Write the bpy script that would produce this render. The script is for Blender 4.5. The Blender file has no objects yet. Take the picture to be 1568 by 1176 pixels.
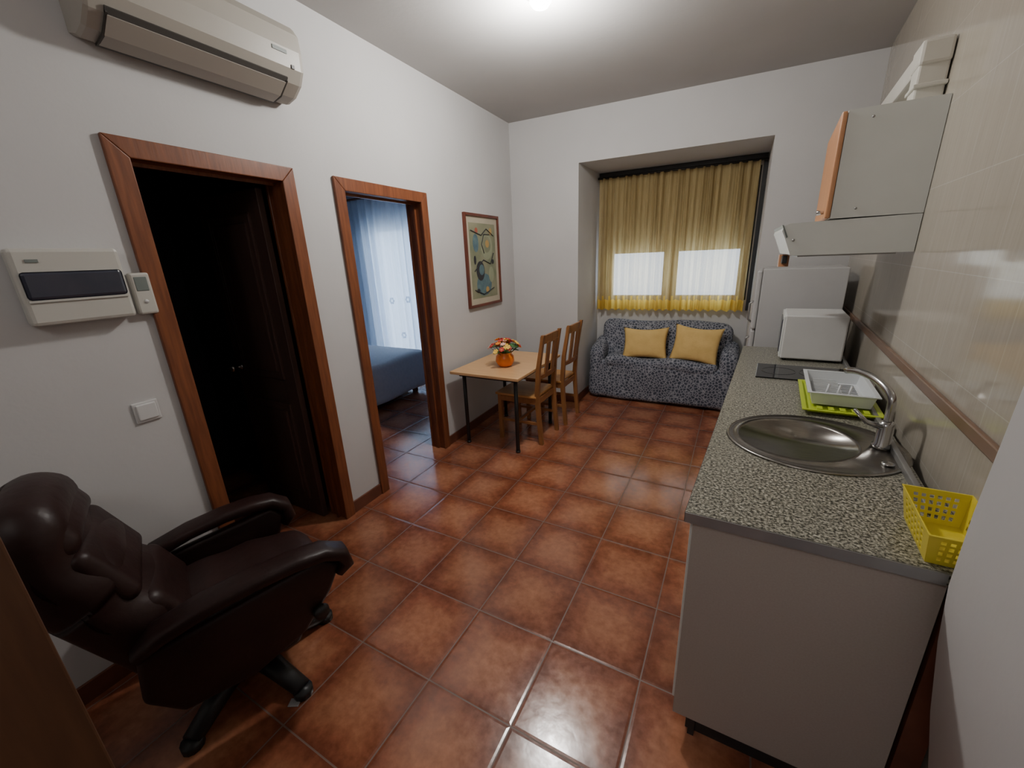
import bpy, bmesh, math, random
from mathutils import Vector, Matrix, noise
random.seed(4)
D=bpy.data; SC=bpy.context.scene.collection
# ------------------------------------------------------------ materials
def newmat(name):
    m=D.materials.new(name); m.use_nodes=True; nt=m.node_tree
    return m,nt,nt.nodes['Principled BSDF'],nt.nodes['Material Output']
def N(nt,t,**k):
    n=nt.nodes.new(t)
    for a,b in k.items(): setattr(n,a,b)
    return n
def ramp(nt,fac,stops,interp='LINEAR'):
    r=N(nt,'ShaderNodeValToRGB'); r.color_ramp.interpolation=interp
    el=r.color_ramp.elements
    while len(el)<len(stops): el.new(.5)
    for e,(p,c) in zip(el,stops): e.position=p; e.color=(*c,1)
    nt.links.new(fac,r.inputs[0]); return r.outputs[0]
def coords(nt,scale=(1,1,1),loc=(0,0,0)):
    tc=N(nt,'ShaderNodeTexCoord'); mp=N(nt,'ShaderNodeMapping')
    mp.inputs['Scale'].default_value=scale; mp.inputs['Location'].default_value=loc
    nt.links.new(tc.outputs['Object'],mp.inputs[0]); return mp.outputs[0]
def noi(nt,vec,scale,detail=3,rough=.5):
    n=N(nt,'ShaderNodeTexNoise'); n.inputs['Scale'].default_value=scale; n.inputs['Detail'].default_value=detail; n.inputs['Roughness'].default_value=rough
    nt.links.new(vec,n.inputs['Vector']); return n.outputs[0]
def bump(nt,b,h,strength,dist=.01):
    bn=N(nt,'ShaderNodeBump'); bn.inputs['Strength'].default_value=strength; bn.inputs['Distance'].default_value=dist
    nt.links.new(h,bn.inputs['Height']); nt.links.new(bn.outputs[0],b.inputs['Normal'])
def simple(name,c1,c2=None,rough=.5,metal=0,scale=8,stretch=(1,1,1),bmp=0,bscale=None,spec=.5,detail=3,coat=0):
    m,nt,b,o=newmat(name); v=coords(nt,stretch)
    if c2 is None: c2=tuple(x*.9 for x in c1)
    f=noi(nt,v,scale,detail); nt.links.new(ramp(nt,f,[(.3,c1),(.7,c2)]),b.inputs['Base Color'])
    b.inputs['Roughness'].default_value=rough; b.inputs['Metallic'].default_value=metal; b.inputs['Specular IOR Level'].default_value=spec; b.inputs['Coat Weight'].default_value=coat
    if bmp: bump(nt,b,noi(nt,v,bscale or scale,4),bmp)
    return m
M={}
M['wall']=simple('wall_paint',(.57,.565,.565),(.535,.53,.53),.8,scale=2,bmp=.06,bscale=45,spec=.25)
M['ceil']=simple('ceiling_paint',(.48,.47,.46),(.45,.44,.43),.85,scale=2,bmp=.05,bscale=40,spec=.2)
M['bed_wall']=simple('bedroom_paint',(.45,.50,.60),(.41,.46,.56),.85,scale=2)
M['bath_wall']=simple('bath_unlit_shade',(.04,.044,.055),(.03,.033,.042),.8,scale=2)  # near-black wall colour stands in for the darkness of the unlit room
M['frame']=simple('frame_wood',(.23,.075,.028),(.135,.040,.016),.38,scale=5,stretch=(14,14,1.2),bmp=.05,bscale=8,detail=6)
M['darkdoor']=simple('dark_door_wood',(.075,.038,.028),(.045,.024,.019),.45,scale=5,stretch=(12,12,1),detail=5)
M['neardoor']=simple('entrance_door_wood',(.13,.06,.027),(.085,.037,.017),.5,scale=4,stretch=(10,10,1),detail=5)
M['base']=simple('baseboard_tile',(.17,.06,.035),(.11,.038,.022),.4,scale=9)
M['plastic']=simple('white_plastic',(.52,.51,.47),(.49,.48,.44),.4,scale=3)
M['ac']=simple('ac_plastic',(.38,.355,.31),(.355,.33,.29),.4,scale=3)
M['acdark']=simple('louver_gap',(.05,.045,.04),None,.6)
M['smoke']=simple('smoked_plastic',(.035,.04,.06),(.05,.05,.07),.2)
M['lcd']=simple('lcd_grey',(.18,.21,.20),None,.3)
M['switch']=simple('switch_plastic',(.66,.66,.66),None,.35)
M['black']=simple('black_metal',(.012,.012,.013),(.02,.02,.02),.4)
M['chrome']=simple('chrome',(.55,.55,.55),(.45,.45,.45),.18,1)
M['steel']=simple('brushed_steel',(.38,.36,.335),(.28,.27,.25),.27,1,scale=20,stretch=(1,8,1))
M['alu']=simple('aluminium_strip',(.38,.38,.37),(.3,.3,.3),.4,.7)
M['laminate']=simple('counter_side_laminate',(.40,.355,.315),(.37,.325,.285),.5,scale=200)
M['cabwhite']=simple('cabinet_white',(.72,.75,.73),(.69,.72,.70),.35)
M['appl']=simple('appliance_white',(.70,.70,.69),(.66,.66,.65),.35)
M['fridge']=simple('refrigerator_white',(.48,.48,.48),(.46,.46,.46),.5)
M['hob']=simple('ceramic_hob_glass',(.012,.012,.014),None,.08)
M['hobring']=simple('hob_ring',(.035,.035,.035),None,.2)
M['pine']=simple('cabinet_front_wood',(.60,.30,.15),(.48,.22,.10),.4,scale=4,stretch=(8,8,1),detail=5)
M['table']=simple('table_top_wood',(.68,.42,.21),(.60,.35,.16),.35,scale=4,stretch=(1,10,10),detail=5)
M['chair']=simple('chair_wood',(.33,.145,.05),(.24,.10,.032),.4,scale=5,stretch=(6,6,1),detail=5)
M['seat']=simple('chair_seat_wood',(.55,.28,.09),(.45,.21,.06),.4,scale=5,stretch=(1,8,6),detail=5)
M['rail']=simple('tile_trim_wood',(.22,.13,.085),(.17,.10,.065),.3,scale=8)
M['leather']=simple('brown_leather',(.020,.0085,.008),(.030,.0125,.011),.42,scale=6,bmp=.35,bscale=14,spec=.35)
M['yellow']=simple('yellow_cushion_fabric',(.78,.54,.20),(.70,.47,.16),.85,scale=10,bmp=.3,bscale=60)
M['lemon']=simple('yellow_plastic',(.78,.64,.06),(.7,.58,.05),.35)
M['green']=simple('lime_plastic',(.50,.62,.04),(.44,.56,.03),.35)
M['rack']=simple('white_rack_plastic',(.70,.73,.75),None,.35)
M['rackgap']=simple('rack_slot',(.12,.13,.13),None,.6)
M['orange']=simple('orange_ceramic',(.85,.22,.02),(.75,.18,.015),.25)
M['f1']=simple('petal_orange',(.9,.32,.03),(.8,.2,.02),.7)
M['f2']=simple('petal_yellow',(.9,.6,.1),(.85,.5,.08),.7)
M['f3']=simple('petal_red',(.45,.03,.03),(.55,.06,.05),.7)
M['f4']=simple('petal_pink',(.8,.4,.35),(.8,.5,.4),.7)
M['leaf']=simple('leaf_green',(.04,.12,.03),(.06,.18,.05),.6)
M['duct']=simple('duct_white',(.62,.60,.54),(.57,.55,.50),.5)
M['mat']=simple('picture_mat',(.50,.45,.34),None,.7)
M['art']=simple('art_background',(.17,.20,.12),(.30,.29,.19),.7,scale=5)
M['art1']=simple('art_blue',(.07,.13,.17),(.13,.21,.22),.7,scale=20)
M['art2']=simple('art_ochre',(.50,.32,.11),None,.7)
M['art3']=simple('art_ink',(.03,.03,.035),None,.7)
M['art4']=simple('art_red',(.40,.10,.06),None,.7)
M['art5']=simple('art_sage',(.32,.34,.22),(.26,.29,.19),.7)
M['picframe']=simple('picture_frame_wood',(.16,.04,.02),(.1,.025,.015),.35)
M['bedcover']=simple('bed_cover',(.75,.77,.82),(.68,.71,.77),.9,scale=30,bmp=.3)
M['shutter']=simple('roller_shutter',(.34,.30,.22),(.30,.27,.20),.6,scale=3)
M['winframe']=simple('window_frame_paint',(.55,.52,.45),None,.5)
M['paper']=simple('paper',(.45,.45,.45),None,.8)
def floor_mat():
    m,nt,b,o=newmat('terracotta_tiles'); S=.375
    tc=N(nt,'ShaderNodeTexCoord'); sx=N(nt,'ShaderNodeSeparateXYZ'); nt.links.new(tc.outputs['Object'],sx.inputs[0])
    def mth(op,a,bb=None):
        n=N(nt,'ShaderNodeMath',operation=op)
        for i,x in enumerate((a,bb)):
            if x is None: continue
            if isinstance(x,(int,float)): n.inputs[i].default_value=x
            else: nt.links.new(x,n.inputs[i])
        return n.outputs[0]
    def edge(c,off):
        t=mth('DIVIDE',mth('SUBTRACT',c,off),S); fr=mth('FRACT',t); fl=mth('FLOOR',t)
        return mth('MINIMUM',fr,mth('SUBTRACT',1.0,fr)),fl
    ex,ix=edge(sx.outputs[0],-.545-S*20); ey,iy=edge(sx.outputs[1],.86-S*20)
    e=mth('MINIMUM',ex,ey)
    v=coords(nt); n1=noi(nt,v,7,5,.6); n2=noi(nt,v,28,4,.6)
    cx=N(nt,'ShaderNodeCombineXYZ'); nt.links.new(ix,cx.inputs[0]); nt.links.new(iy,cx.inputs[1])
    wn=N(nt,'ShaderNodeTexWhiteNoise'); nt.links.new(cx.outputs[0],wn.inputs['Vector'])
    ev=mth('ADD',e,mth('MULTIPLY',mth('SUBTRACT',n1,.5),.42))
    body=ramp(nt,ev,[(.0,(.20,.064,.035)),(.13,(.29,.10,.053)),(.28,(.39,.16,.087)),(.5,(.44,.19,.106))])
    mix=N(nt,'ShaderNodeMixRGB',blend_type='MULTIPLY'); mix.inputs[0].default_value=1
    nt.links.new(body,mix.inputs[1]); nt.links.new(ramp(nt,n2,[(.3,(.80,.78,.76)),(.7,(1.12,1.10,1.08))]),mix.inputs[2])
    mix2=N(nt,'ShaderNodeMixRGB',blend_type='MULTIPLY'); mix2.inputs[0].default_value=1
    nt.links.new(mix.outputs[0],mix2.inputs[1]); nt.links.new(ramp(nt,wn.outputs[0],[(0,(.86,.84,.82)),(1,(1.08,1.07,1.05))]),mix2.inputs[2])
    g=N(nt,'ShaderNodeMixRGB'); gf=mth('LESS_THAN',e,.0075)
    nt.links.new(gf,g.inputs[0]); nt.links.new(mix2.outputs[0],g.inputs[1]); g.inputs[2].default_value=(.17,.105,.08,1)
    nt.links.new(g.outputs[0],b.inputs['Base Color'])
    nt.links.new(mth('ADD',mth('MULTIPLY',n2,.22),mth('ADD',.07,mth('MULTIPLY',gf,.3))),b.inputs['Roughness'])
    b.inputs['Specular IOR Level'].default_value=.7
    hgt=mth('ADD',mth('MULTIPLY',mth('MINIMUM',e,.03),30.),mth('MULTIPLY',noi(nt,v,14,3),.5))
    bump(nt,b,hgt,.18,.006); return m
M['floor']=floor_mat()
def tile_wall():
    m,nt,b,o=newmat('beige_wall_tiles')
    tc=N(nt,'ShaderNodeTexCoord'); sx=N(nt,'ShaderNodeSeparateXYZ'); nt.links.new(tc.outputs['Object'],sx.inputs[0])
    cb=N(nt,'ShaderNodeCombineXYZ'); nt.links.new(sx.outputs[1],cb.inputs[0]); nt.links.new(sx.outputs[2],cb.inputs[1])
    br=N(nt,'ShaderNodeTexBrick'); br.offset=0; br.inputs['Scale'].default_value=1; br.inputs['Brick Width'].default_value=.2; br.inputs['Row Height'].default_value=.3
    br.inputs['Mortar Size'].default_value=.0015; br.inputs['Color1'].default_value=(.43,.39,.325,1); br.inputs['Color2'].default_value=(.42,.38,.315,1); br.inputs['Mortar'].default_value=(.50,.465,.40,1)
    nt.links.new(cb.outputs[0],br.inputs['Vector'])
    v=coords(nt,(1,12,.6)); mx=N(nt,'ShaderNodeMixRGB',blend_type='MULTIPLY'); mx.inputs[0].default_value=1
    nt.links.new(br.outputs[0],mx.inputs[1]); nt.links.new(ramp(nt,noi(nt,v,9,4),[(.3,(.93,.93,.93)),(.7,(1.04,1.04,1.04))]),mx.inputs[2])
    nt.links.new(mx.outputs[0],b.inputs['Base Color']); b.inputs['Roughness'].default_value=.10
    bump(nt,b,noi(nt,coords(nt),5,2),.06,.02); return m
M['tile']=tile_wall()
def granite():
    m,nt,b,o=newmat('granite_laminate'); v=coords(nt)
    f=noi(nt,v,130,3,.65); g=noi(nt,v,60,2)
    mx=N(nt,'ShaderNodeMixRGB',blend_type='MULTIPLY'); mx.inputs[0].default_value=1
    nt.links.new(ramp(nt,f,[(.38,(.03,.03,.026)),(.46,(.14,.135,.11)),(.54,(.30,.29,.245)),(.64,(.50,.48,.42))]),mx.inputs[1])
    nt.links.new(ramp(nt,g,[(.35,(.75,.75,.72)),(.65,(1.1,1.1,1.05))]),mx.inputs[2])
    nt.links.new(mx.outputs[0],b.inputs['Base Color']); b.inputs['Roughness'].default_value=.3; return m
M['granite']=granite()
def slip():
    m,nt,b,o=newmat('blue_grey_slipcover'); v=coords(nt)
    vo=N(nt,'ShaderNodeTexVoronoi'); vo.feature='DISTANCE_TO_EDGE'; vo.inputs['Scale'].default_value=34; nt.links.new(v,vo.inputs['Vector'])
    nt.links.new(ramp(nt,vo.outputs[0],[(.03,(.33,.34,.38)),(.12,(.12,.13,.165)),(.3,(.065,.075,.10))]),b.inputs['Base Color'])
    b.inputs['Roughness'].default_value=.95; b.inputs['Specular IOR Level'].default_value=.1; bump(nt,b,noi(nt,v,40,4),.4); return m
M['slip']=slip()
def curtain_mat(name,c1,c2,transp,transl):
    m,nt,b,o=newmat(name); nt.nodes.remove(b)
    v=coords(nt,(30,1,2)); col=ramp(nt,noi(nt,v,3,3),[(.3,c1),(.7,c2)])
    d=N(nt,'ShaderNodeBsdfDiffuse'); t=N(nt,'ShaderNodeBsdfTranslucent'); tr=N(nt,'ShaderNodeBsdfTransparent')
    nt.links.new(col,d.inputs[0]); nt.links.new(col,t.inputs[0])
    a=N(nt,'ShaderNodeMixShader'); a.inputs[0].default_value=transl; nt.links.new(d.outputs[0],a.inputs[1]); nt.links.new(t.outputs[0],a.inputs[2])
    c=N(nt,'ShaderNodeMixShader'); c.inputs[0].default_value=transp; nt.links.new(a.outputs[0],c.inputs[1]); nt.links.new(tr.outputs[0],c.inputs[2])
    nt.links.new(c.outputs[0],o.inputs[0]); return m
M['curtain']=curtain_mat('ochre_curtain',(.62,.49,.25),(.52,.40,.19),.15,.42)
M['hem']=curtain_mat('yellow_hem',(.85,.62,.14),(.78,.55,.11),.03,.6)
M['bcurtain']=curtain_mat('sheer_white_curtain',(.72,.79,.88),(.62,.71,.83),.05,.42)
M['lace']=curtain_mat('lace_flower',(.9,.93,.97),(.85,.9,.95),.0,.8)
def emis(name,c,s):
    m,nt,b,o=newmat(name); b.inputs['Base Color'].default_value=(.8,.8,.8,1); b.inputs['Emission Color'].default_value=(*c,1); b.inputs['Emission Strength'].default_value=s; return m
M['bulb']=emis('lamp_glass',(1,.96,.9),30)
# ------------------------------------------------------------ builder
class Bd:
    def __init__(s,name,frame=None): s.n=name; s.bm=bmesh.new(); s.mats=[]; s.fr=frame
    def mi(s,k):
        if k not in s.mats: s.mats.append(k)
        return s.mats.index(k)
    def absorb(s,b2,k,smooth=False,xf=None,frame='def'):
        fr=s.fr if frame=='def' else frame
        if xf is not None: bmesh.ops.transform(b2,matrix=xf,verts=b2.verts)
        if fr: 
            for v in b2.verts: v.co=Vector(fr(*v.co))
        bmesh.ops.recalc_face_normals(b2,faces=b2.faces)
        i=s.mi(k) if isinstance(k,str) else None
        vm={v:s.bm.verts.new(v.co) for v in b2.verts}
        for f in b2.faces:
            try: nf=s.bm.faces.new([vm[v] for v in f.verts])
            except ValueError: continue
            nf.material_index=i if i is not None else s.mi(k[f.material_index]); nf.smooth=smooth
        b2.free()
    def box(s,x0,x1,y0,y1,z0,z1,k,bev=0,xf=None,seg=2):
        b=bmesh.new(); vs=[b.verts.new((x,y,z)) for x in(x0,x1) for y in(y0,y1) for z in(z0,z1)]
        for f in((0,1,3,2),(4,6,7,5),(0,4,5,1),(2,3,7,6),(0,2,6,4),(1,5,7,3)): b.faces.new([vs[i] for i in f])
        if bev: bmesh.ops.bevel(b,geom=b.edges[:],offset=bev,segments=seg,profile=.5,affect='EDGES')
        s.absorb(b,k,False,xf)
    def loft(s,secs,k,smooth=True,caps=True,xf=None,closed=True):
        b=bmesh.new(); R=[[b.verts.new(p) for p in sec] for sec in secs]; n=len(secs[0])
        for a,c in zip(R,R[1:]):
            for i in range(n if closed else n-1): 
                j=(i+1)%n; b.faces.new([a[i],a[j],c[j],c[i]])
        if caps: b.faces.new(R[0][::-1]); b.faces.new(R[-1])
        s.absorb(b,k,smooth,xf)
    def tube(s,pts,r,k,n=12,xf=None,caps=True):
        pts=[Vector(p) for p in pts]; rr=r if isinstance(r,(list,tuple)) else [r]*len(pts); secs=[]; up=None
        for i,p in enumerate(pts):
            t=(pts[min(i+1,len(pts)-1)]-pts[max(i-1,0)]).normalized()
            if up is None: up=t.orthogonal().normalized()
            up=(up-t*up.dot(t)).normalized(); w=t.cross(up)
            secs.append([p+(up*math.cos(a)+w*math.sin(a))*rr[i] for a in [2*math.pi*j/n for j in range(n)]])
        s.loft(secs,k,True,caps,xf)
    def lathe(s,prof,c,k,n=32,caps=True,xf=None,smooth=True,axis='z'):
        def P(r,z,a):
            return (c[0]+r*math.cos(a),c[1]+r*math.sin(a),c[2]+z) if axis=='z' else ((c[0]+z,c[1]+r*math.cos(a),c[2]+r*math.sin(a)) if axis=='x' else (c[0]+r*math.cos(a),c[1]+z,c[2]+r*math.sin(a)))
        s.loft([[P(max(r,1e-4),z,2*math.pi*j/n) for j in range(n)] for r,z in prof],k,smooth,caps,xf)
    def prism(s,poly,axis,a0,a1,k,xf=None,bev=0,smooth=False):
        def P(u,v,a): return {'y':(u,a,v),'x':(a,u,v),'z':(u,v,a)}[axis]
        b=bmesh.new(); A=[b.verts.new(P(u,v,a0)) for u,v in poly]; C=[b.verts.new(P(u,v,a1)) for u,v in poly]; n=len(poly)
        for i in range(n): b.faces.new([A[i],A[(i+1)%n],C[(i+1)%n],C[i]])
        b.faces.new(A[::-1]); b.faces.new(C)
        if bev: bmesh.ops.bevel(b,geom=b.edges[:],offset=bev,segments=3,profile=.5,affect='EDGES')
        s.absorb(b,k,smooth,xf)
    def rbox(s,c,h,r,k,xf=None,fn=None,m=8,nr=4):
        def ax(S):
            R=min(r,S*.999); L=[-S+R*i/nr for i in range(nr)]+[-S+R+(2*(S-R))*i/m for i in range(m+1)]
            return L+[-x for x in L[:nr][::-1]]
        A=[ax(h[i]) for i in range(3)]; b=bmesh.new(); cache={}
        def V(i,j,l):
            key=(i,j,l)
            if key not in cache:
                p=Vector((A[0][i],A[1][j],A[2][l])); R=Vector([min(r,h[q]*.999) for q in range(3)])
                inn=Vector([max(-(h[q]-R[q]),min(h[q]-R[q],p[q])) for q in range(3)]); dd=p-inn
                e=Vector([dd[q]/R[q] for q in range(3)]); L=e.length
                if L>1e-6:
                    e=e/L; p=inn+Vector([e[q]*R[q] for q in range(3)])
                u=Vector([p[q]/h[q] for q in range(3)])
                if fn: p=Vector(fn(p,u))
                cache[key]=b.verts.new(p+Vector(c))
            return cache[key]
        n=[len(a)-1 for a in A]
        for (a,bb,cc) in((0,1,2),(1,2,0),(2,0,1)):
            for side in(0,n[cc]):
                for i in range(n[a]):
                    for j in range(n[bb]):
                        q=[]
                        for di,dj in((0,0),(1,0),(1,1),(0,1)):
                            idx=[0,0,0]; idx[a]=i+di; idx[bb]=j+dj; idx[cc]=side; q.append(V(*idx))
                        if side==0:q=q[::-1]
                        try:b.faces.new(q)
                        except ValueError: pass
        s.absorb(b,k,True,xf)
    def done(s,mods=None):
        me=D.meshes.new(s.n); s.bm.to_mesh(me); s.bm.free()
        for k in s.mats: me.materials.append(M[k])
        o=D.objects.new(s.n,me); SC.objects.link(o); return o
FL=lambda d,u,z:(-2.077-.029*u-d,u,z)
FB=lambda u,d,z:(u,4.222+.054*u+d,z)
FR=lambda d,u,z:(.495+.064*u+d,u,z)
# ------------------------------------------------------------ shell
H=2.9
b=Bd('floor'); b.box(-5.8,1.2,-1.3,5.3,-.1,0,'floor'); b.done()
b=Bd('ceiling'); b.box(-5.8,1.2,-1.3,5.3,H,H+.1,'ceil'); b.done()
b=Bd('wall_left',FL)
for y0,y1,z0 in((-1.2,.80,0),(.80,1.487,2.06),(1.487,1.822,0),(1.822,2.596,2.06),(2.596,4.16,0)): b.box(0,.12,y0,y1,z0,H,'wall')
b.done()
b=Bd('wall_back',FB)
ND=.72
b.box(-2.45,-1.468,0,.12,0,H,'wall'); b.box(-1.468,.138,0,.12,2.453,H,'wall'); b.box(.138,1.0,0,.12,0,H,'wall')
b.box(-1.59,-1.468,.12,ND+.1,0,2.56,'wall'); b.box(.138,.26,.12,ND+.1,0,2.56,'wall'); b.box(-1.468,.138,.12,ND+.1,2.453,2.56,'wall')
b.box(-1.468,.138,ND,ND+.12,0,1.08,'wall'); b.box(-1.468,-1.40,ND,ND+.12,1.08,2.453,'wall'); b.box(.09,.138,ND,ND+.12,1.08,2.453,'wall'); b.box(-1.40,.09,ND,ND+.12,2.36,2.453,'wall')
b.done()
b=Bd('wall_right',FR); b.box(0,.12,1.0,4.4,0,H,'tile'); b.done()
b=Bd('wall_front'); b.box(-2.2,.5,-1.3,-1.2,0,H,'wall'); b.done()
prof=[(0,.57),(.2,.56),(.35,.54),(.55,.505),(.75,.478),(.89,.466),(1.07,.4655),(1.38,.474),(2.0,.478),(2.9,.48)]
b=Bd('wall_near_right'); secs=[]
for z,x in prof: secs.append([(x+.012,-1.3,z),(x,-.5,z),(x,1.04,z),(x+.005,1.053,z),(x+.018,1.06,z),(.95,1.06,z),(.95,-1.3,z)])
b.loft(secs,'wall',True); b.done()
b=Bd('baseboard_left',FL)
for y0,y1 in((1.527,1.782),(2.636,4.10)): b.box(-.012,0,y0,y1,0,.085,'base',.003)
b.box(-.012,0,-1.15,.76,0,.085,'base',.003); b.done()
b=Bd('baseboard_back',FB); b.box(-2.19,-1.468,-.012,0,0,.085,'base',.003); b.box(-1.468,-1.456,-.012,ND,0,.085,'base'); b.done()
def doorframe(name,y0,y1,top=2.10,w=.072):
    b=Bd(name,FL)
    for d0,d1 in((-.02,0),(.12,.14)):
        b.prism([(y0,0),(y0,top),(y0+w,top-w),(y0+w,0)],'x',d0,d1,'frame',bev=.004)
        b.prism([(y1,0),(y1,top),(y1-w,top-w),(y1-w,0)],'x',d0,d1,'frame',bev=.004)
        b.prism([(y0,top),(y1,top),(y1-w,top-w),(y0+w,top-w)],'x',d0,d1,'frame',bev=.004)
    b.box(-.012,.125,y0+w-.025,y0+w-.008,0,top-w+.02,'frame'); b.box(-.012,.125,y1-w+.008,y1-w+.025,0,top-w+.02,'frame')
    b.box(-.012,.125,y0+w-.008,y1-w+.008,top-w,top-w+.02,'frame')
    b.box(.05,.065,y0+w-.008,y0+w+.010,0,top-w,'frame'); b.box(.05,.065,y1-w-.010,y1-w+.008,0,top-w,'frame'); b.box(.05,.065,y0+w,y1-w,top-w-.014,top-w,'frame')
    b.done()
doorframe('trim_1',.760,1.527); doorframe('trim_2',1.782,2.636)
b=Bd('door_1'); y=1.435; x0,x1=-2.86,-2.26
b.box(x0,x1,y-.035,y,.01,2.01,'darkdoor',.003)
for z0,z1 in((.12,.80),(.95,1.90)):
    b.box(x0+.09,x1-.09,y-.045,y-.03,z0,z1,'darkdoor',.012); b.box(x0+.13,x1-.13,y-.052,y-.04,z0+.05,z1-.05,'darkdoor',.01)
b.lathe([(.022,0),(.022,-.012),(.010,-.016),(.010,-.04),(.022,-.05),(.026,-.062),(.02,-.075),(0,-.078)],(x0+.06,y-.035,1.0),'steel',20,axis='y'); b.done()
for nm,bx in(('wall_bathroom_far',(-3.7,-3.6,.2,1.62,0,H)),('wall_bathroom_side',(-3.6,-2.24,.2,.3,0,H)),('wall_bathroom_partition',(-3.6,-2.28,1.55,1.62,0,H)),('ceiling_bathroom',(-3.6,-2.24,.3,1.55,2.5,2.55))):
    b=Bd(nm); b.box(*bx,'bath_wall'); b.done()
wx0,wx1=-4.75,-3.40
for nm,L in(('wall_bedroom_left',[(-5.7,-5.6,1.62,4.7,0,H)]),('wall_bedroom_front',[(-5.6,-2.30,1.62,1.68,0,H)]),
  ('wall_bedroom_back',[(-5.6,wx0,4.5,4.6,0,H),(wx1,-2.2,4.5,4.6,0,H),(wx0,wx1,4.5,4.6,2.1,H),(wx0,wx1,4.5,4.6,0,.15)]),('wall_bedroom_right',[(-2.34,-2.27,2.75,4.5,0,H)])):
    b=Bd(nm)
    for bx in L: b.box(*bx,'bed_wall')
    b.done()
b=Bd('bedroom_window')
for x in(wx0,(wx0+wx1)/2-.03,wx1-.06): b.box(x,x+.06,4.52,4.57,.15,2.1,'winframe',.005)
for z in(.15,2.04): b.box(wx0+.06,wx1-.06,4.52,4.57,z,z+.06,'winframe')
b.done()
def drape(name,x0,x1,yf,z0,z1,folds,amp,mats,hem=None,seed=0,nx=260,nz=26,scal=0):
    b=bmesh.new(); G=[]
    for j in range(nz+1):
        t=j/nz; row=[]
        for i in range(nx+1):
            s=i/nx; x=x0+(x1-x0)*s
            ph=s*folds*2*math.pi+.9*math.sin(s*9+seed)+.35*math.sin(t*3+s*20)
            a=amp*(.75+.35*math.sin(s*17+seed*2))*(1-.35*t)
            yy=yf(x)+a*math.sin(ph)+a*.3*math.sin(2.3*ph+1)
            zb=z0+(scal*abs(math.sin(ph*.5)) if scal else 0)
            row.append(b.verts.new((x,yy,zb+(z1-zb)*t)))
        G.append(row)
    for j in range(nz):
        for i in range(nx):
            f=b.faces.new([G[j][i],G[j][i+1],G[j+1][i+1],G[j+1][i]])
            f.material_index=1 if hem and G[j][i].co.z<hem-.001 else 0
    o=Bd(name); o.absorb(b,mats,True); return o
b=drape('sheer_curtain',-5.3,-2.75,lambda x:4.33,.05,2.45,20,.045,['bcurtain'],seed=2)
def disc(b,c,r,k,axis,n=20,th=.002,sy=1):
    ring=[(r*math.cos(2*math.pi*i/n),r*sy*math.sin(2*math.pi*i/n)) for i in range(n)]
    if axis=='y': b.prism([(c[0]+p,c[2]+q) for p,q in ring],'y',c[1],c[1]+th,k)
    else: b.prism([(c[1]+p,c[2]+q) for p,q in ring],'x',c[0],c[0]+th,k)
for (x,z) in((-3.5,1.05),(-3.95,1.12),(-4.25,1.1),(-3.65,.60),(-4.1,.62),(-3.40,1.5)):
    for a in range(6): disc(b,(x+.034*math.cos(a*1.047),4.262,z+.034*math.sin(a*1.047)),.017,'lace','y',10,.0006)
b.tube([(-5.35,4.33,2.47),(-2.7,4.33,2.47)],.015,'frame'); b.done()
b=Bd('bed')
b.rbox((-4.3,3.42,.30),(.88,.50,.24),.07,'bedcover',fn=lambda p,u:(p.x,p.y,p.z+.012*math.sin(p.x*9)*math.sin(p.y*7)))
b.rbox((-4.85,3.42,.58),(.2,.36,.08),.07,'appl'); b.box(-5.15,-5.1,2.9,3.94,0,.95,'frame',.01)
for x in(-5.0,-3.6):
    for y in(3.05,3.8): b.box(x,x+.05,y-.025,y+.025,0,.12,'frame')
b.done()
# ------------------------------------------------------------ window, curtain
b=Bd('window_1',FB)
for u in(-1.40,-.70,.04): b.box(u,u+.05,ND+.02,ND+.08,1.08,2.36,'black' if u!=-.7 else 'winframe',.004)
for z in(1.08,2.31): b.box(-1.35,.04,ND+.02,ND+.08,z,z+.05,'winframe')
for u0,u1 in((-1.35,-.70),(-.65,.04)):
    b.box(u0,u0+.05,ND+.03,ND+.07,1.13,2.31,'winframe',.004); b.box(u1-.05,u1,ND+.03,ND+.07,1.13,2.31,'winframe',.004)
for i in range(17):
    z=1.60+i*.045; b.box(-1.397,.087,ND+.088,ND+.10,z,z+.0455,'shutter')
b.done()
b=drape('ochre_curtain',-1.445,-.69,lambda x:FB(x,.615,0)[1],.97,2.385,10,.038,['curtain','hem'],hem=1.085,seed=0,scal=.02)
b2=drape('tmp',-.70,.075,lambda x:FB(x,.615,0)[1],.97,2.385,10,.038,['curtain','hem'],hem=1.085,seed=3,scal=.02)
me=D.meshes.new('t'); b2.bm.to_mesh(me); b2.bm.free(); b.bm.from_mesh(me)
b.tube([FB(-1.46,.615,2.39),FB(.13,.615,2.39)],.012,'black')
b.fr=FB; b.box(-1.46,.13,.67,.69,2.395,2.45,'black'); b.box(.10,.135,.66,.69,.98,2.40,'black'); b.done()
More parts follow.
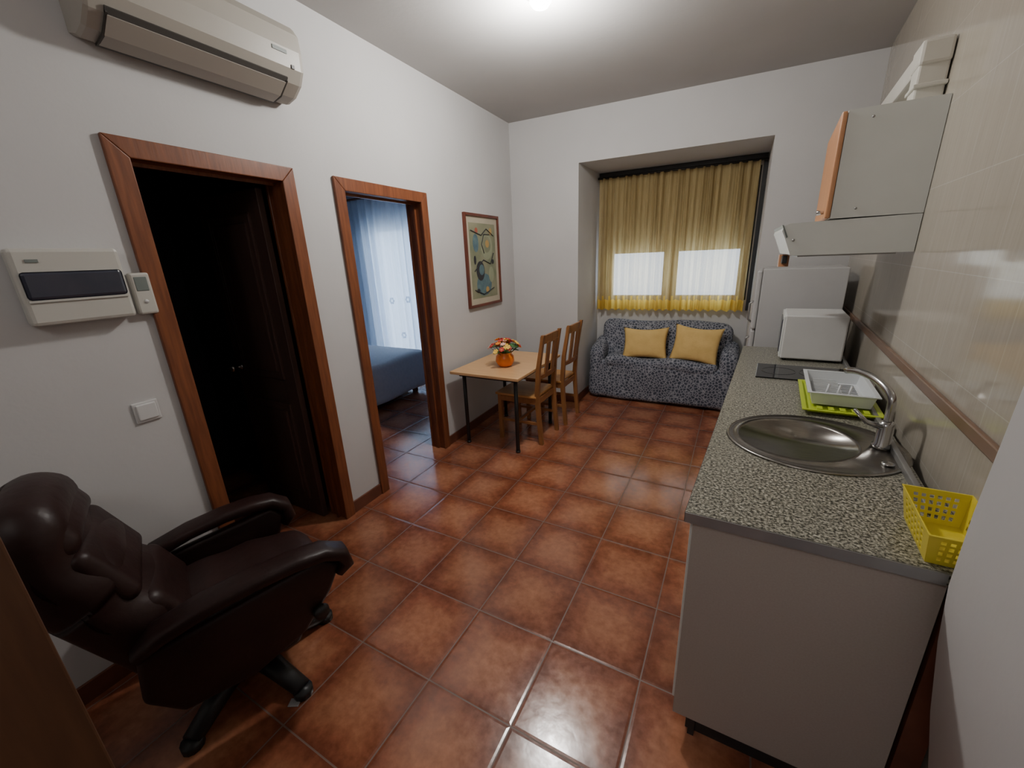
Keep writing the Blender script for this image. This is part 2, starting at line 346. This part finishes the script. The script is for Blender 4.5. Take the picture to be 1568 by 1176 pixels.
# ------------------------------------------------------------ sofa
b=Bd('sofa')
def wob(a): return lambda p,u:(p.x+a*noise.noise(p*4),p.y+a*noise.noise(p*4+Vector((5,5,5))),p.z+a*noise.noise(p*4+Vector((9,1,5))))
b.rbox((-.66,4.57,.235),(.70,.20,.215),.05,'slip',fn=wob(.02),m=16)
b.rbox((-.66,4.56,.44),(.58,.19,.07),.06,'slip',fn=lambda p,u:(p.x,p.y,p.z+.015*math.sin(p.x*11)),m=16)
b.rbox((-.66,4.70,.60),(.68,.095,.275),.09,'slip',fn=lambda p,u:(p.x,p.y+.04*u.z,p.z+.012*math.sin(p.x*7)-.05*max(0,abs(u.x)-.8)),m=16)
for sx in(-1,1): b.rbox((-.66+sx*.67,4.57,.33),(.085,.21,.32),.08,'slip',fn=lambda p,u:(p.x*(1.1 if u.z<0 else 1),p.y,p.z+.05*u.y*(u.z>0)),m=8)
b.done()
def pillow(name,c,w,h,t,rx,rz,k,ry=0):
    b=Bd(name); bb=bmesh.new(); n=22
    for sgn in(1,-1):
        G=[]
        for i in range(n+1):
            row=[]
            for j in range(n+1):
                u=2*i/n-1; v=2*j/n-1
                pin=1-.17*(1-u*u)*abs(v)**2; pin2=1-.10*(1-v*v)*abs(u)**2
                th=t*((1-abs(u)**2.4)*(1-abs(v)**2.4))**.55*(1+.12*noise.noise(Vector((u*2,v*2,sgn+c[0]))))
                row.append(bb.verts.new((u*w/2*pin2,-sgn*th/2,v*h/2*pin)))
            G.append(row)
        for i in range(n):
            for j in range(n): bb.faces.new([G[i][j],G[i+1][j],G[i+1][j+1],G[i][j+1]])
    bmesh.ops.remove_doubles(bb,verts=bb.verts,dist=1e-4)
    xf=Matrix.Translation(c)@Matrix.Rotation(rz,4,'Z')@Matrix.Rotation(ry,4,'Y')@Matrix.Rotation(rx,4,'X')
    b.absorb(bb,k,True,xf); b.done()
pillow('cushion',(-.82,4.50,.655),.48,.36,.13,math.radians(-22),.05,'yellow',-.03)
pillow('cushion.001',(-.31,4.50,.67),.47,.40,.13,math.radians(-22),-.08,'yellow',.07)
# ------------------------------------------------------------ dining table & chairs
b=Bd('dining_table'); TZ=.70
b.box(-2.09,-1.43,2.66,3.55,TZ-.025,TZ,'table',.004); b.box(-2.05,-1.48,2.74,3.50,TZ-.06,TZ-.026,'black')
for x in(-2.02,-1.51):
    for y in(2.77,3.47): b.tube([(x,y,0),(x,y,TZ-.03)],.017,'black',16); b.lathe([(.02,0),(.02,.02)],(x,y,0),'black',16)
b.done()
def chair(name,xb,y0,y1):
    b=Bd(name); w=.034
    for y in(y0,y1-w):
        secs=[]
        for x,z,t in((xb,0,.032),(xb-.02,.25,.036),(xb-.03,.45,.038),(xb-.015,.7,.034),(xb+.03,.99,.026)):
            secs.append([(x-t,y,z),(x,y,z),(x,y+w,z),(x-t,y+w,z)])
        b.loft(secs,'chair',False)
        b.box(xb-.44,xb-.405,y,y+w,0,.43,'chair',.003)
        b.box(xb-.41,xb-.05,y+.008,y+w-.008,.18,.205,'chair',.002); b.box(xb-.41,xb-.05,y+.006,y+w-.006,.375,.425,'chair',.002)
    b.box(xb-.435,xb-.415,y0+w,y1-w,.375,.425,'chair'); b.box(xb-.06,xb-.04,y0+w,y1-w,.375,.425,'chair'); b.box(xb-.26,xb-.24,y0+w-.01,y1-w+.01,.18,.205,'chair')
    b.box(xb-.46,xb-.055,y0-.008,y1+.008,.43,.452,'seat',.006)
    def rail(z0,z1,xo):
        secs=[]
        for i in range(9):
            s=i/8; y=y0+.01+(y1-y0-.02)*s; dx=.022*math.sin(math.pi*s)
            secs.append([(xo+dx-.018,y,z0),(xo+dx,y,z0),(xo+dx+.006,y,z1+.012*math.sin(math.pi*s)),(xo+dx-.012,y,z1+.012*math.sin(math.pi*s))])
        b.loft(secs,'chair',False)
    rail(.91,.975,xb+.006); rail(.60,.635,xb-.03)
    for s in(.33,.67):
        y=y0+(y1-y0)*s; hw=.034
        b.loft([[(xb-.022,y-hw,.62),(xb-.010,y-hw,.62),(xb-.010,y+hw,.62),(xb-.022,y+hw,.62)],[(xb+.015,y-hw,.92),(xb+.027,y-hw,.92),(xb+.027,y+hw,.92),(xb+.015,y+hw,.92)]],'chair',False)
    b.done()
chair('dining_chair',-1.37,2.97,3.36); chair('dining_chair.001',-1.34,3.48,3.86)
b=Bd('flower_pot'); pc=(-1.72,2.98,TZ)
b.lathe([(.04,0),(.062,.012),(.082,.05),(.078,.09),(.060,.112),(.066,.126),(.058,.126),(.05,.10),(0,.10)],pc,'orange',28)
for i in range(40):
    a=random.random()*6.28; r=.125*math.sqrt(random.random()); z=.21+.05*random.random()-r*.5
    c=Vector((pc[0]+r*math.cos(a),pc[1]+r*math.sin(a),pc[2]+z)); k=random.choice(['f1','f1','f2','f3','f3','f4'])
    b.tube([(pc[0]+r*.2*math.cos(a),pc[1]+r*.2*math.sin(a),pc[2]+.09),tuple(c)],.002,'leaf',6)
    rt=Matrix.Translation(c)@Matrix.Rotation(a,4,'Z')@Matrix.Rotation(r*7,4,'Y')
    for q in range(6):
        aa=q*1.047; b.rbox((.014,0,.004),(.013,.008,.003),.003,k,xf=rt@Matrix.Rotation(aa,4,'Z')@Matrix.Rotation(-.35,4,'Y'),m=2,nr=2)
    b.lathe([(.006,0),(.005,.006),(0,.008)],(0,0,.003),'f2',8,xf=rt)
for i in range(24):
    a=i*.4; c=(pc[0]+.09*math.cos(a),pc[1]+.09*math.sin(a),pc[2]+.13+.06*random.random())
    b.rbox((0,0,0),(.035,.012,.002),.002,'leaf',xf=Matrix.Translation(c)@Matrix.Rotation(a,4,'Z')@Matrix.Rotation(.4*random.random(),4,'Y'),m=3,nr=1)
b.done()
b=Bd('framed_picture',FL); y0,y1,z0,z1=3.125,3.745,1.17,2.005
for a in((y0,y0+.025,z0,z1),(y1-.025,y1,z0,z1),(y0+.025,y1-.025,z0,z0+.025),(y0+.025,y1-.025,z1-.025,z1)): b.box(-.028,0,*a,'picframe',.004)
b.box(-.012,0,y0+.02,y1-.02,z0+.02,z1-.02,'mat'); b.box(-.014,-.002,y0+.075,y1-.075,z0+.08,z1-.08,'art')
for q,(y,z,r,k,sy) in enumerate(((3.42,1.37,.14,'art1',.75),(3.50,1.72,.11,'art5',1.1),(3.50,1.74,.075,'art',1),(3.51,1.745,.035,'art2',1),(3.30,1.75,.05,'art1',1.6),(3.36,1.50,.075,'art3',1.2),(3.38,1.51,.045,'art1',1.1),(3.56,1.46,.05,'art5',1.5),(3.32,1.86,.025,'art4',1),(3.58,1.86,.025,'art2',1.3),(3.27,1.60,.02,'art3',2),(3.60,1.58,.022,'art3',1),(3.47,1.32,.03,'art2',1),(3.30,1.32,.03,'art3',.6))):
    disc(b,(-.0145-.0003*q,y,z),r,k,'x',24,.0005,sy)
for pts in([(3.22,1.86),(3.4,1.82),(3.5,1.88),(3.63,1.82)],[(3.25,1.5),(3.42,1.60),(3.55,1.56),(3.62,1.66)],[(3.44,1.66),(3.40,1.74),(3.45,1.83),(3.55,1.83)],[(3.24,1.33),(3.4,1.28),(3.6,1.33)]):
    b.tube([(-.0185,p[0],p[1]) for p in pts],.004,'art3',6)
b.done()
b=Bd('wall_socket',FB); b.box(-1.56,-1.49,-.01,0,.27,.35,'switch',.003); b.lathe([(.022,0),(.022,.004)],(-1.525,-.014,.31),'plastic',20,axis='y'); b.done()
# ------------------------------------------------------------ AC, fuse box, thermostat, switch
b=Bd('air_conditioner',FL)
def acsec(y,s=1):
    P=[(-.002,2.395),(-.05,2.380),(-.11,2.395),(-.165,2.435),(-.195,2.485),(-.20,2.56),(-.195,2.63),(-.17,2.665),(-.02,2.68),(-.002,2.68)]
    c=(-.1,2.54); return [(c[0]+(p[0]-c[0])*s if p[0]!=-.002 else -.002,y,c[1]+(p[1]-c[1])*s) for p in P]
b.loft([acsec(.765,.96),acsec(.777,1),acsec(1.535,1),acsec(1.55,.97)],'ac',False)
b.prism([(-.055,2.378),(-.112,2.392),(-.168,2.433),(-.172,2.427),(-.115,2.385),(-.056,2.371)],'y',.82,1.46,'ac')
for y in(.815,1.462): b.prism([(-.05,2.377),(-.11,2.392),(-.175,2.44),(-.178,2.433),(-.112,2.383),(-.05,2.370)],'y',y,y+.006,'acdark')
b.prism([(-.166,2.436),(-.178,2.452),(-.182,2.447),(-.170,2.430)],'y',.815,1.468,'acdark')
b.prism([(-.042,2.378),(-.055,2.380),(-.055,2.371),(-.042,2.371)],'y',.815,1.468,'acdark')
b.box(-.2015,-.19,1.40,1.47,2.535,2.55,'lcd'); b.box(-.2,-.185,1.485,1.50,2.485,2.50,'black'); b.done()
b=Bd('fuse_box',FL); b.box(-.055,0,.415,.695,1.45,1.70,'plastic',.012); b.box(-.062,-.05,.425,.685,1.535,1.625,'smoke',.01); b.box(-.06,-.054,.425,.685,1.527,1.534,'plastic')
b.box(-.058,-.054,.45,.48,1.655,1.665,'lcd'); b.done()
b=Bd('thermostat',FL); b.box(-.028,0,.712,.778,1.45,1.61,'plastic',.008); b.box(-.030,-.02,.724,.766,1.54,1.595,'lcd',.003); b.lathe([(.008,0),(.007,-.004)],(-.027,.745,1.50),'switch',16,axis='x'); b.done()
b=Bd('light_switch',FL); b.box(-.008,0,.60,.685,1.02,1.105,'switch',.003); b.box(-.014,-.006,.609,.676,1.03,1.096,'switch',.004); b.done()
# ------------------------------------------------------------ kitchen
FK=lambda x,y,z:(x+.064*(y-1.084),y,z)
b=Bd('kitchen_counter',FK); X0,X1=-.06,.50
cx,cy,cr=.240,1.735,.225
bb=bmesh.new()
n=48; z=.90; ring=[bb.verts.new((cx+cr*math.cos(2*math.pi*i/n),cy+cr*math.sin(2*math.pi*i/n),z)) for i in range(n)]; out=[]
for i in range(n):
    a=2*math.pi*i/n+1e-4; dx,dy=math.cos(a),math.sin(a); t=1e9
    for lim,dd,c0 in((X0,dx,cx),(X1+.03,dx,cx),(1.40,dy,cy),(2.07,dy,cy)):
        if abs(dd)>1e-9:
            tt=(lim-c0)/dd
            if tt>0:t=min(t,tt)
    out.append(bb.verts.new((cx+dx*t,cy+dy*t,z)))
for i in range(n):
    j=(i+1)%n; bb.faces.new([ring[i],ring[j],out[j],out[i]])
b.absorb(bb,'granite')
for y0,y1 in((1.084,1.48),(1.99,3.45)): b.box(X0,X1+.055 if y0<1.2 else X1+.025,y0,y1,.868,.9004,'granite',.0)
b.box(X0-.002,X0+.006,1.084,3.45,.866,.899,'black',.002); b.box(X0,X1-.02,1.080,1.086,.868,.899,'alu')
b.box(X0+.02,.49,1.10,1.118,.10,.866,'laminate'); b.box(X0+.02,X1,3.42,3.438,.10,.866,'laminate')
b.box(X0+.02,X0+.036,1.12,3.42,.12,.86,'laminate'); b.box(X0+.07,X0+.09,1.12,3.42,0,.12,'black'); b.box(X0+.04,X1-.04,1.13,3.42,.10,.12,'laminate')
b.box(X0+.06,.48,1.14,1.155,0,.10,'black')
for y in(1.7,2.3,2.9): b.box(X0+.010,X0+.02,y-.57,y+.02,.13,.855,'cabwhite',.003)
b.box(X1-.008,X1+.008,1.335,3.45,.9004,.925,'alu',.003)
b.done()
b=Bd('trim_3_plinth',FK); b.box(.50,.552,1.10,1.12,0,.85,'base'); b.done()
b=Bd('kitchen_sink',FK); z=.9005; n=56
def ring(cx_,cy_,rx,ry,z_): return [(cx_+rx*math.cos(2*math.pi*i/n),cy_+ry*math.sin(2*math.pi*i/n),z_) for i in range(n)]
b.loft([ring(.265,1.735,.282,.262,z),ring(.265,1.735,.275,.256,z+.008),ring(.263,1.735,.265,.248,z+.003),ring(.215,1.74,.200,.204,z+.003),ring(.215,1.74,.193,.197,z+.009),ring(.215,1.74,.184,.188,z-.008),ring(.215,1.74,.178,.180,z-.11),ring(.215,1.74,.156,.158,z-.155),ring(.215,1.74,.05,.05,z-.165),ring(.215,1.74,.01,.01,z-.166)],'steel')
b.lathe([(.04,0),(.04,.004),(.025,.003),(0,.002)],(.215,1.74,z-.167),'chrome',24)
b.lathe([(.018,0),(.018,.004),(.012,.006),(0,.006)],(.465,1.62,z+.005),'chrome',20); b.done()
b=Bd('kitchen_faucet',FK); fx,fy=.470,1.765
b.lathe([(.030,0),(.030,.012),(.024,.02),(.023,.085),(.018,.10),(0,.10)],(fx,fy,z+.004),'chrome',24)
pts=[(fx,fy,z+.09)]+[(fx,fy,z+.11+.03*i) for i in range(3)]
for i in range(1,17):
    a=math.pi*.72*i/16; q=.155*(1-math.cos(a)); pts.append((fx-.42*q,fy+.91*q,z+.17+.065*math.sin(a)))
b.tube(pts,.0125,'chrome',14)
b.tube([(fx-.015,fy-.01,z+.085),(fx-.06,fy-.02,z+.10),(fx-.10,fy-.03,z+.145)],[.011,.008,.006],'chrome',10); b.done()
b=Bd('ceramic_hob',FK); b.box(.05,.48,2.58,2.90,.9005,.908,'hob',.002)
for x,y,r in((.16,2.74,.085),(.36,2.74,.10)):
    b.lathe([(r,0),(r,.0008),(r-.003,.0008),(r-.003,0)],(x,y,.9082),'hobring',40,caps=False)
b.done()
b=Bd('dish_rack',FK)
def tray(x0,x1,y0,y1,z0,z1,fl,k,t=.004):
    o=lambda e,zz:[(x0-e,y0-e,zz),(x1+e,y0-e,zz),(x1+e,y1+e,zz),(x0-e,y1+e,zz)]
    b.loft([o(0,z0),o(fl,z1),o(fl+.012,z1),o(fl+.012,z1+.004),o(fl-t,z1+.004),o(-t,z0+.005)],k,False)
tray(.27,.50,2.06,2.50,.9085,.922,.012,'green'); tray(.285,.49,2.13,2.50,.925,.980,.012,'rack')
b.box(.30,.48,2.10,2.46,.9015,.909,'green')
for i in range(12):
    y=2.17+i*.026; b.box(.30,.40,y,y+.006,.93,.955,'rack',.002)
    b.box(.41,.47,y,y+.01,.929,.9315,'rackgap'); b.box(.31,.39,y+.010,y+.018,.929,.9315,'rackgap')
b.box(.30,.48,2.155,2.165,.93,.970,'rack')
for x in(.33,.37,.41): b.tube([(x,2.16,.95),(x+.01,2.17,1.01)],.005,'rack',8)
for i in range(5): b.box(.30+i*.04,.32+i*.04,2.058,2.10,.9245,.927,'green')
b.done()
b=Bd('microwave_oven',FK); b.box(.165,.485,3.05,3.42,.915,1.19,'appl',.008)
b.box(.155,.17,3.055,3.415,.92,1.185,'cabwhite',.006); b.box(.150,.158,3.08,3.31,.95,1.16,'smoke',.004); b.box(.150,.158,3.335,3.40,.95,1.16,'lcd',.003)
for x in(.19,.45):
    for y in(3.08,3.39): b.lathe([(.012,0),(.012,.016)],(x,y,.9005),'black',12)
b.done()
b=Bd('refrigerator',FK); b.box(.0,.50,3.56,4.08,.03,1.45,'fridge',.004); b.box(-.035,-.003,3.565,4.075,.05,1.0,'fridge',.01); b.box(-.035,-.003,3.565,4.075,1.01,1.44,'fridge',.01)
for z0,z1 in((.7,.95),(1.06,1.22)): b.tube([(-.036,3.60,z0),(-.06,3.60,z0+.02),(-.06,3.60,z1-.02),(-.036,3.60,z1)],.008,'alu',8)
for x in(.03,.44):
    for y in(3.6,4.02): b.lathe([(.018,0),(.018,.03)],(x,y,0),'black',12)
b.done()
bb=bmesh.new(); K=8
def brg(s,zz,hx=.065,hy=.115,c=(.497,1.20)):
    P=[]
    for i in range(K): P.append((c[0]-hx*s+2*hx*s*i/K,c[1]-hy*s,zz))
    for i in range(K): P.append((c[0]+hx*s,c[1]-hy*s+2*hy*s*i/K,zz))
    for i in range(K): P.append((c[0]+hx*s-2*hx*s*i/K,c[1]+hy*s,zz))
    for i in range(K): P.append((c[0]-hx*s,c[1]+hy*s-2*hy*s*i/K,zz))
    return [bb.verts.new(p) for p in P]
rings=[brg(s,zz) for s,zz in((.80,.903),(.82,.911),(.86,.928),(.90,.945),(.94,.962),(.97,.976),(1.0,.986),(1.04,.986))]
for q in range(len(rings)-1):
    for i in range(4*K):
        j=(i+1)%(4*K); V=[rings[q][i],rings[q][j],rings[q+1][j],rings[q+1][i]]
        if 1<=q<=4 and i%K not in(0,K-1):
            c=sum((v.co for v in V),Vector())/4; I=[bb.verts.new(c+(v.co-c)*.58) for v in V]
            for e in range(4): bb.faces.new([V[e],V[(e+1)%4],I[(e+1)%4],I[e]])
        else: bb.faces.new(V)
bb.faces.new(rings[0][::-1])
o=Bd('storage_basket',FK); o.absorb(bb,'lemon'); ob=o.done(); md=ob.modifiers.new('s','SOLIDIFY'); md.thickness=.0025
# wall cabinet, hood
b=Bd('wall_cabinet'); wy0,wy1=2.403,3.02
b.prism([(.335,wy0),(FR(-.002,wy0,0)[0],wy0),(FR(-.002,wy1,0)[0],wy1),(.375,wy1)],'z',1.714,2.138,'cabwhite')
b.prism([(.312,wy0-.004),(.333,wy0-.004),(.373,wy1),(.352,wy1)],'z',1.716,2.136,'pine',bev=.007)
b.tube([(.318,wy0+.07,1.745),(.29,wy0+.07,1.745)],[.006,.012],'chrome',12); b.lathe([(.005,0),(.005,-.003)],(.42,wy0,2.10),'alu',10,axis='y'); b.lathe([(.005,0),(.005,-.003)],(.42,wy0,1.75),'alu',10,axis='y'); b.done()
b=Bd('range_hood')
hp=[(.646,1.712),(.185,1.705),(.165,1.695),(.160,1.672),(.175,1.640),(.205,1.565),(.225,1.560),(.646,1.560)]
b.prism(hp,'y',2.403,3.0,'cabwhite'); b.box(.24,.60,2.45,2.95,1.553,1.561,'alu')
b.prism([(.157,1.70),(.180,1.64),(.186,1.645),(.163,1.70)],'y',2.40,3.0,'lcd'); b.lathe([(.006,0),(.006,-.004)],(.21,2.403,1.63),'alu',10,axis='y')
b.box(.20,.25,2.93,2.99,1.49,1.558,'pine'); b.box(.21,.235,2.86,2.93,1.51,1.552,'black',.004); b.done()
b=Bd('extractor_duct',FR)
b.box(-.10,-.005,2.52,2.64,2.138,2.30,'duct',.008); b.box(-.105,-.003,2.51,2.66,2.28,2.37,'duct',.012); b.box(-.10,-.005,2.64,4.0,2.27,2.36,'duct',.01)
b.box(-.108,-.002,2.505,2.645,2.20,2.215,'duct',.003); b.done()
b=Bd('trim_4_tile_border',FR); b.box(-.014,0,1.10,4.0,1.105,1.143,'rail',.005); b.done()
b=Bd('entrance_door'); b.box(-.965,-.92,-.72,.075,.01,2.03,'neardoor',.004); b.box(-.92,-.912,-.62,-.05,.15,.9,'neardoor',.006); b.done()
# ------------------------------------------------------------ recliner armchair
XF=Matrix.Translation((-1.63,.575,0))@Matrix.Rotation(math.radians(70),4,'Z')
b=Bd('recliner_armchair')
def seatf(p,u): return (p.x,p.y*(1-.04*u.x),p.z-.05*max(0,u.x)**2*1.2+.018*(1-u.y*u.y)+.004*math.sin(p.x*40)*(u.z>0))
b.rbox((.06,0,.40),(.27,.20,.08),.065,'leather',xf=XF,fn=seatf,m=12)
b.rbox((.02,0,.28),(.24,.20,.06),.04,'leather',xf=XF)
BX=XF@Matrix.Translation((-.17,0,.40))@Matrix.Rotation(math.radians(-25),4,'Y')
def backf(p,u):
    w=1-.16*max(0,u.z)**2
    return (p.x+.02*(1-u.y*u.y)+.012*math.sin(u.z*11)*(u.x>0)+.05*max(0,u.z)**2,p.y*w,p.z-.03*u.y*u.y*(u.z>0))
b.rbox((-.03,0,.32),(.095,.225,.36),.08,'leather',xf=BX,fn=backf,m=28)
b.rbox((.052,0,.56),(.045,.185,.088),.045,'leather',xf=BX,fn=lambda p,u:(p.x+.015*(1-u.y**2),p.y*(1-.1*max(0,u.z)),p.z-.02*u.y**2),m=8)
b.rbox((.05,0,.13),(.045,.19,.10),.045,'leather',xf=BX,m=8)
b.rbox((.052,0,.355),(.035,.195,.115),.035,'leather',xf=BX,m=8)
for sy in(-1,1):
    L=1 if sy<0 else .78
    path=[(-.26,.50),(-.20,.545),(-.08,.575),(.06*L,.588),(.19*L,.588),(.29*L,.575),(.355*L,.535),(.365*L,.485),(.33*L,.45)]
    secs=[]
    for i,(x,z_) in enumerate(path):
        a=path[max(0,i-1)]; c=path[min(len(path)-1,i+1)]; t=Vector((c[0]-a[0],0,c[1]-a[1])).normalized(); nn=Vector((-t.z,0,t.x)); hw=.052 if 0<i<8 else .04; ht=.026 if 0<i<8 else .018
        secs.append([tuple(Vector((x,sy*(.25+.02*math.sin(i/8*3)),z_))+Vector((0,1,0))*hw*(abs(math.cos(q))**.6*math.copysign(1,math.cos(q)))+nn*ht*(abs(math.sin(q))**.6*math.copysign(1,math.sin(q)))) for q in [2*math.pi*j/20+.01 for j in range(20)]])
    b.loft(secs,'leather',True,xf=XF)
    pan=[(-.26,.50),(.28*L,.55),(.345*L,.49),(.29*L,.39),(.18*L,.27),(.0,.21),(-.20,.23),(-.28,.34)]
    b.prism(pan,'y',sy*.258-.024,sy*.258+.024,'leather',xf=XF,bev=.018,smooth=True)
b.lathe([(.026,0),(.03,.02),(.02,.03)],(.24,-.31,.34),'black',16,axis='y',xf=XF)
b.lathe([(.05,.05),(.04,.08),(.04,.24)],(0,0,0),'black',20,xf=XF)
b.rbox((-.02,0,.19),(.20,.19,.05),.04,'black',xf=XF)
for i in range(5):
    a=i*2*math.pi/5+.1
    b.tube([(0,0,.075),(.14*math.cos(a),.14*math.sin(a),.07),(.30*math.cos(a),.30*math.sin(a),.03)],[.045,.04,.032],'black',12,xf=XF)
    b.lathe([(.035,0),(.035,.03)],(.30*math.cos(a),.30*math.sin(a),0),'black',12,xf=XF)
b.done()
b=Bd('paper_scrap'); b.box(-.02,.02,-.015,.015,.0005,.003,'paper',xf=Matrix.Translation((-1.33,.555,0))@Matrix.Rotation(.5,4,'Z')); b.done()
# ------------------------------------------------------------ lamps
b=Bd('ceiling_lamp'); lc=(-1.04,2.34,H)
b.lathe([(.09,0),(.09,-.012),(.05,-.02)],lc,'switch',28); b.lathe([(.045,-.02),(.055,-.032),(.056,-.050),(.04,-.070),(0,-.078)],lc,'bulb',28); b.done()
def light(name,t,loc,e,**k):
    l=D.lights.new(name,t); l.energy=e
    for a,c in k.items(): setattr(l,a,c)
    o=D.objects.new(name,l); o.location=loc; SC.objects.link(o); return o
light('ceiling_lamp_light','POINT',(-1.04,2.34,2.73),72,shadow_soft_size=.07,color=(1,.965,.915))
b=Bd('unseen_rear_lamp'); lc=(-.5,-1.03,H)  # unseen lamp added behind the camera to light the camera-facing sides
b.lathe([(.10,0),(.10,-.02),(.06,-.05),(0,-.06)],lc,'bulb',24); b.done()
light('unseen_rear_lamp_light','POINT',(-.5,-1.03,2.65),13,shadow_soft_size=.10,color=(1,.95,.9))
w=D.worlds.new('w'); bpy.context.scene.world=w; w.use_nodes=True
bg=w.node_tree.nodes['Background']; bg.inputs[0].default_value=(.68,.82,1.0,1); bg.inputs[1].default_value=6.5
# ------------------------------------------------------------ camera
pit,yaw,roll=[math.radians(v) for v in(17.317,29.123,2.482)]
fw=Vector((-math.sin(yaw)*math.cos(pit),math.cos(yaw)*math.cos(pit),-math.sin(pit))); r0=Vector((math.cos(yaw),math.sin(yaw),0)); d0=fw.cross(r0)
r=r0*math.cos(roll)+d0*math.sin(roll); d=-r0*math.sin(roll)+d0*math.cos(roll)
cd=D.cameras.new('camera'); cam=D.objects.new('camera',cd); SC.objects.link(cam)
mt=Matrix.Identity(4)
for i in range(3): mt[i][0]=r[i]; mt[i][1]=-d[i]; mt[i][2]=-fw[i]
mt[2][3]=1.604; cam.matrix_world=mt
cd.sensor_width=36; cd.lens=36*617.518/1568; cd.clip_start=.02
bpy.context.scene.camera=cam
